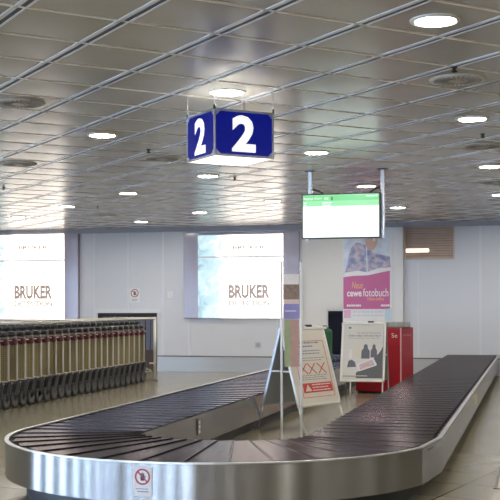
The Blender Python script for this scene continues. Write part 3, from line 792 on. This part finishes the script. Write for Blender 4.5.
# A-boards: local X along the front, local -Y outward; panels lean to a shared ridge
def aboard(label, bl, e_ang, w, zbot, zridge, lean, inset=(0, 0), back=.0):
    t = thing('sandwich_board', label, 'sandwich board', (bl[0], bl[1], 0), e_ang)
    L = math.hypot(lean, zridge-zbot); ta = math.atan2(lean, zridge-zbot)
    foot = lean*zbot/(zridge-zbot)
    fp = bpy.data.objects.new('front_panel', MB().box(.02, w-.02, 0, .012, .02, L-.02).build('x', M_back).data); 
    bpy.data.objects.remove(bpy.data.objects['x']); COL.objects.link(fp); fp.parent = t
    fp.location = (0, 0, zbot); fp.rotation_euler = (-ta, 0, 0)
    fr = MB(); b = .030
    fr.box(0, w, -.012, .018, 0, b, .005).box(0, w, -.012, .018, L-b, L, .005).box(0, b, -.012, .018, 0, L, .005).box(w-b, w, -.012, .018, 0, L, .005)
    fr.build('snap_frame', M_alu2, fp)
    for x in (inset[0]+.014, w-inset[1]-.014): MB().tube([(x, .005, .01), (x, .005, -zbot*L/(zridge-zbot)+.004)], .0105, 8).build('leg', M_alu2, fp)
    bp = MB().box(.0, w, -.006, .006, .0, L-.01).build('back_panel', M_back, t, loc=(0, 2*lean, zbot), rot=(ta, 0, 0))
    q = MB(); q.box(-.006, .014, -.014, .014, 0, L).box(w-.014, w+.006, -.014, .014, 0, L).box(0, w, -.010, .010, 0, .02)
    q.build('back_frame', M_bfr, bp)
    for x in (.004, w-.004): MB().tube([(x, 0, .01), (x, 0, -zbot*L/(zridge-zbot)+.004)], .0105, 8).build('leg', M_bfr, bp)
    MB().tube([(.01, lean, zridge+.004), (w-.01, lean, zridge+.004)], .012, 8).build('hinge', M_alu2, t)
    MB().box(w*.58, w*.72, lean-.012, lean+.012, zridge, zridge+.03, .005).build('carry_handle', M_black, t)
    zs = zbot+.45*(zridge-zbot); yy = .45*lean
    for x in (.004, w-.004): MB().box(x-.006, x+.006, yy, 2*lean-yy, zs-.008, zs+.008).build('strap', M_white, t)
    return t, fp, L
M_bfr = mat('back_frame_blue_grey', (.42, .46, .52), .3, .3)
M_alu2 = mat('frame_silver', (.66, .64, .58), .35, .35)
ab, fp, L = aboard('silver sandwich board with row of red X marks and red bar, by the narrow stand', (.532, 12.20), math.radians(50), .80, .27, 1.15, .255)
w = .80
pap = MB().box(.03, w-.03, -.004, -.001, .03, L-.03).build('poster', M_paper, fp)
q = MB(); a_, b_, c_, d_ = .13, w-.075, .10, L-.16
for r4 in ((a_, b_, c_, c_+.007), (a_, b_, d_-.007, d_), (a_, a_+.007, c_, d_), (b_-.007, b_, c_, d_)): q.rect(*r4, -.006, -.003)
q.build('red_border', M_prtorange, pap)
MB().rect(.16, b_-.02, L*.17, L*.29, -.006, -.003).build('red_bar', M_prtred, pap)
lines('small_print', [(.33, b_-.05, L*.26, .012), (.33, b_-.10, L*.225, .012), (.33, b_-.06, L*.19, .012)], mat('print_cream', (.75, .68, .62), .5), pap, -.0075)
MB().xz([(.19, L*.19), (.31, L*.19), (.25, L*.275)], -.0075, -.004).build('warning_triangle', M_paper, pap)
q = MB(); sz = .062
for cx in (.24, .40, .585):
    for sg_ in (1, -1):
        q.xz([(cx-sg_*sz*1.15-.009, L*.47-sz), (cx-sg_*sz*1.15+.009, L*.47-sz), (cx+sg_*sz*1.15+.009, L*.47+sz), (cx+sg_*sz*1.15-.009, L*.47+sz)][::1], -.0065, -.003)
q.build('cross_marks', M_prtred, pap)
lines('small_print', [(.17, b_-.09, L*.79, .016), (.17, b_-.22, L*.745, .016), (.2, b_-.10, L*.69, .012), (.2, b_-.12, L*.655, .012)], M_textb, pap, -.0055)
lines('small_print', [(.17, b_-.05, L*.60, .008), (.17, b_-.1, L*.57, .008), (.17, b_-.06, L*.38, .008), (.17, b_-.12, L*.355, .008), (.17, b_-.08, L*.33, .008)], M_text, pap, -.0055)
MB().rect(.20, .29, L-.135, L-.07, -.0055, -.003).build('corner_logo', mat('logo_navy', (.05, .06, .16), .4), pap)

ab2, fp, L = aboard('silver sandwich board with people and banknote picture in front of the red counter', (1.35, 16.72), math.radians(-13), .675, .25, 1.13, .28, (.15, .015))
w = .665
pap = MB().box(.03, w-.03, -.004, -.001, .03, L-.03).build('poster', M_paper2, fp)
MB().xz([(.24, .055), (w-.03, .055), (w-.03, L*.60), (w-.06, L*.53), (w-.09, L*.48), (w-.16, L*.40), (.30, L*.20), (.24, L*.15)], -.0055, -.003).build('dark_area', mat('print_dark_grey', (.09, .095, .10), .4), pap)
text('headline', 'Sie sind ein Reisender?', .24, w-.07, L*.815, L*.845, M_text, pap, -.0055)
text('headline', 'Oder haben Sie eine Idee?', .11, w-.07, L*.765, L*.795, M_textd, pap, -.0055)
text('headline', 'was machen wir damit', .10, w-.09, L*.728, L*.745, M_text, pap, -.0055)
MB().rect(.105, .145, L*.90, L*.925, -.0055, -.003).build('corner_logo', M_textd, pap)
fig = MB()
for cx, bz, hh, ww in ((.375, L*.39, .22, .065), (.50, L*.41, .20, .05)):
    fig.xz([(cx-ww, bz), (cx+ww, bz), (cx+ww*.95, bz+hh*.55), (cx+ww*.5, bz+hh*.72), (cx+ww*.42, bz+hh*.95), (cx, bz+hh*1.05), (cx-ww*.42, bz+hh*.95), (cx-ww*.5, bz+hh*.72), (cx-ww*.95, bz+hh*.55)], -.0058, -.003)
fig.xz([(.10, L*.24), (.24, L*.25), (.22, L*.33), (.17, L*.37), (.12, L*.35)], -.0058, -.003)
fig.build('printed_figures', mat('print_figure', (.11, .11, .13), .5), pap)
fig = MB()
fig.xz([(.12, L*.40), (.17, L*.40), (.165, L*.50), (.13, L*.50)], -.0062, -.003).xz(disc(.147, L*.525, .022, 14), -.0062, -.003)
fig.build('printed_person', mat('print_pale_figure', (.66, .60, .56), .5), pap)
MB().rect(.21, .29, L*.42, L*.60, -.0054, -.003).build('cream_block', mat('print_cream_block', (.60, .52, .38), .5), pap)
nt_ = MB().xz([(.27, L*.185), (.29, L*.175), (.545, L*.275), (.55, L*.295), (.50, L*.395), (.48, L*.40), (.255, L*.30), (.25, L*.28)], -.0066, -.003).build('printed_card', mat('print_light_card', (.62, .60, .58), .4), pap)
MB().xz([(.30, L*.20), (.52, L*.285), (.48, L*.375), (.285, L*.285)], -.0074, -.005).build('card_picture', mat('print_card_pink', (.50, .36, .36), .4, noise=.35, nscale=25), nt_)
MB().rect(.04, .235, L*.085, L*.10, -.0056, -.003).build('footer_bar', M_text, pap)
lines('small_print', [(.25, .42, L*.092, .012)], M_paper2, pap, -.0066)

# red counter
ca = math.radians(-30)
CW, CD, CH = .77, .52, 1.045
rc = (2.355, 17.32)
co = thing('red_counter', 'red box-shaped counter behind the sandwich board by the right belt', 'counter', (rc[0]-CW*math.cos(ca), rc[1]-CW*math.sin(ca), 0), ca)
MB().box(0, CW, .0, CD, .03, CH-.02, .006).build('body', M_red2, co)
MB().box(.02, CW-.02, .02, CD-.02, 0, .03).build('plinth', M_black, co)
MB().box(0, CW, 0, CD, CH-.02, CH+.002, .004).build('top_panel', mat('counter_top', (.30, .04, .05), .35), co)
MB().box(CW-.012, CW+.004, -.004, .012, .03, CH).build('corner_edge', mat('edge_pale', (.70, .42, .42), .4), co)
text('lettering', 'Se', CW-.155, CW-.06, CH-.155, CH-.085, M_white, co, -.002)
lt = text('lettering', 'service', 0, .30, CH-.135, CH-.095, mat('print_pale_red', (.62, .36, .36), .5), co, 0)
lt.location = (CW+.002, .10, 0); lt.rotation_euler = (0, 0, math.pi/2)
# glass tray on the counter
tr_ = thing('acrylic_tray', 'clear acrylic divided tray on top of the red counter', 'tray', (rc[0]-.42*math.cos(ca)+.10, rc[1]-.42*math.sin(ca)+.10, CH+.003), ca)
MB().box(0, .40, 0, .22, 0, .008).build('tray_base', mat('tray_dark', (.06, .07, .06), .4), tr_)
q = MB()
for x in (.004, .13, .26, .396): q.box(x-.003, x+.003, 0, .22, .008, .075)
q.box(0, .40, .215, .22, .008, .085); q.build('dividers', mat('tray_grey', (.45, .47, .45), .2), tr_)

# green bag riding on the left belt
gx = PS(*(lambda r: (r.x*19.2, r.y*19.2))(ray(323.5, 330)))
bg = thing('green_bag', 'green upright travel bag on the left belt, peeking over the sandwich board', 'bag', W(gx[0], gx[1], HB+.008), -TH)
q = MB().box(-.14, .14, -.12, .12, 0, .58, .05)
q.build('bag_body', M_green, bg)
MB().tube([(-.07, 0, .57), (-.06, 0, .63), (.06, 0, .63), (.07, 0, .57)], .010, 8).build('carry_handle', M_black, bg)
MB().box(-.11, .11, -.135, -.118, .10, .34, .008).build('front_pocket', mat('green_dark', (.012, .08, .03), .6), bg)

# floor hatch frame at the lower right
hx, hy = on_z(497, 470, 0)
ht = thing('floor_hatch', 'square floor hatch with metal edge at the lower right corner', 'floor hatch', (hx, hy, .0), -TH)
q = MB()
for b4 in ((0, .62, -1.0, -.975), (0, .62, -.025, 0), (0, .025, -1.0, 0), (.595, .62, -1.0, 0)): q.box(*b4, 0.001, .006)
q.build('hatch_frame', M_rim, ht); MB().box(.03, .59, -.97, -.03, .001, .004).build('hatch_cover', mat('hatch_tile', (.29, .27, .22), .3), ht)

# ================================================================== LIGHT, CAMERA
wd = bpy.data.worlds.new('daylight'); SC.world = wd; wd.use_nodes = True
bg_ = wd.node_tree.nodes['Background']; bg_.inputs[0].default_value = (.52, .71, 1.0, 1); bg_.inputs[1].default_value = 18.0
cam = bpy.data.cameras.new('camera'); co_ = bpy.data.objects.new('camera', cam); COL.objects.link(co_)
cam.sensor_width = 36; cam.lens = 36*F/500; cam.shift_y = (YH-250)/500; cam.clip_end = 200
co_.location = (0, 0, EYE); co_.rotation_euler = (Matrix.Rotation(math.pi/2, 3, 'X') @ Matrix.Rotation(-.0025, 3, 'Z')).to_euler()
SC.camera = co_
vs = SC.view_settings; vs.view_transform = 'Standard'; vs.look = 'None'; vs.gamma = 1; vs.use_curve_mapping = False; vs.exposure = 0.4
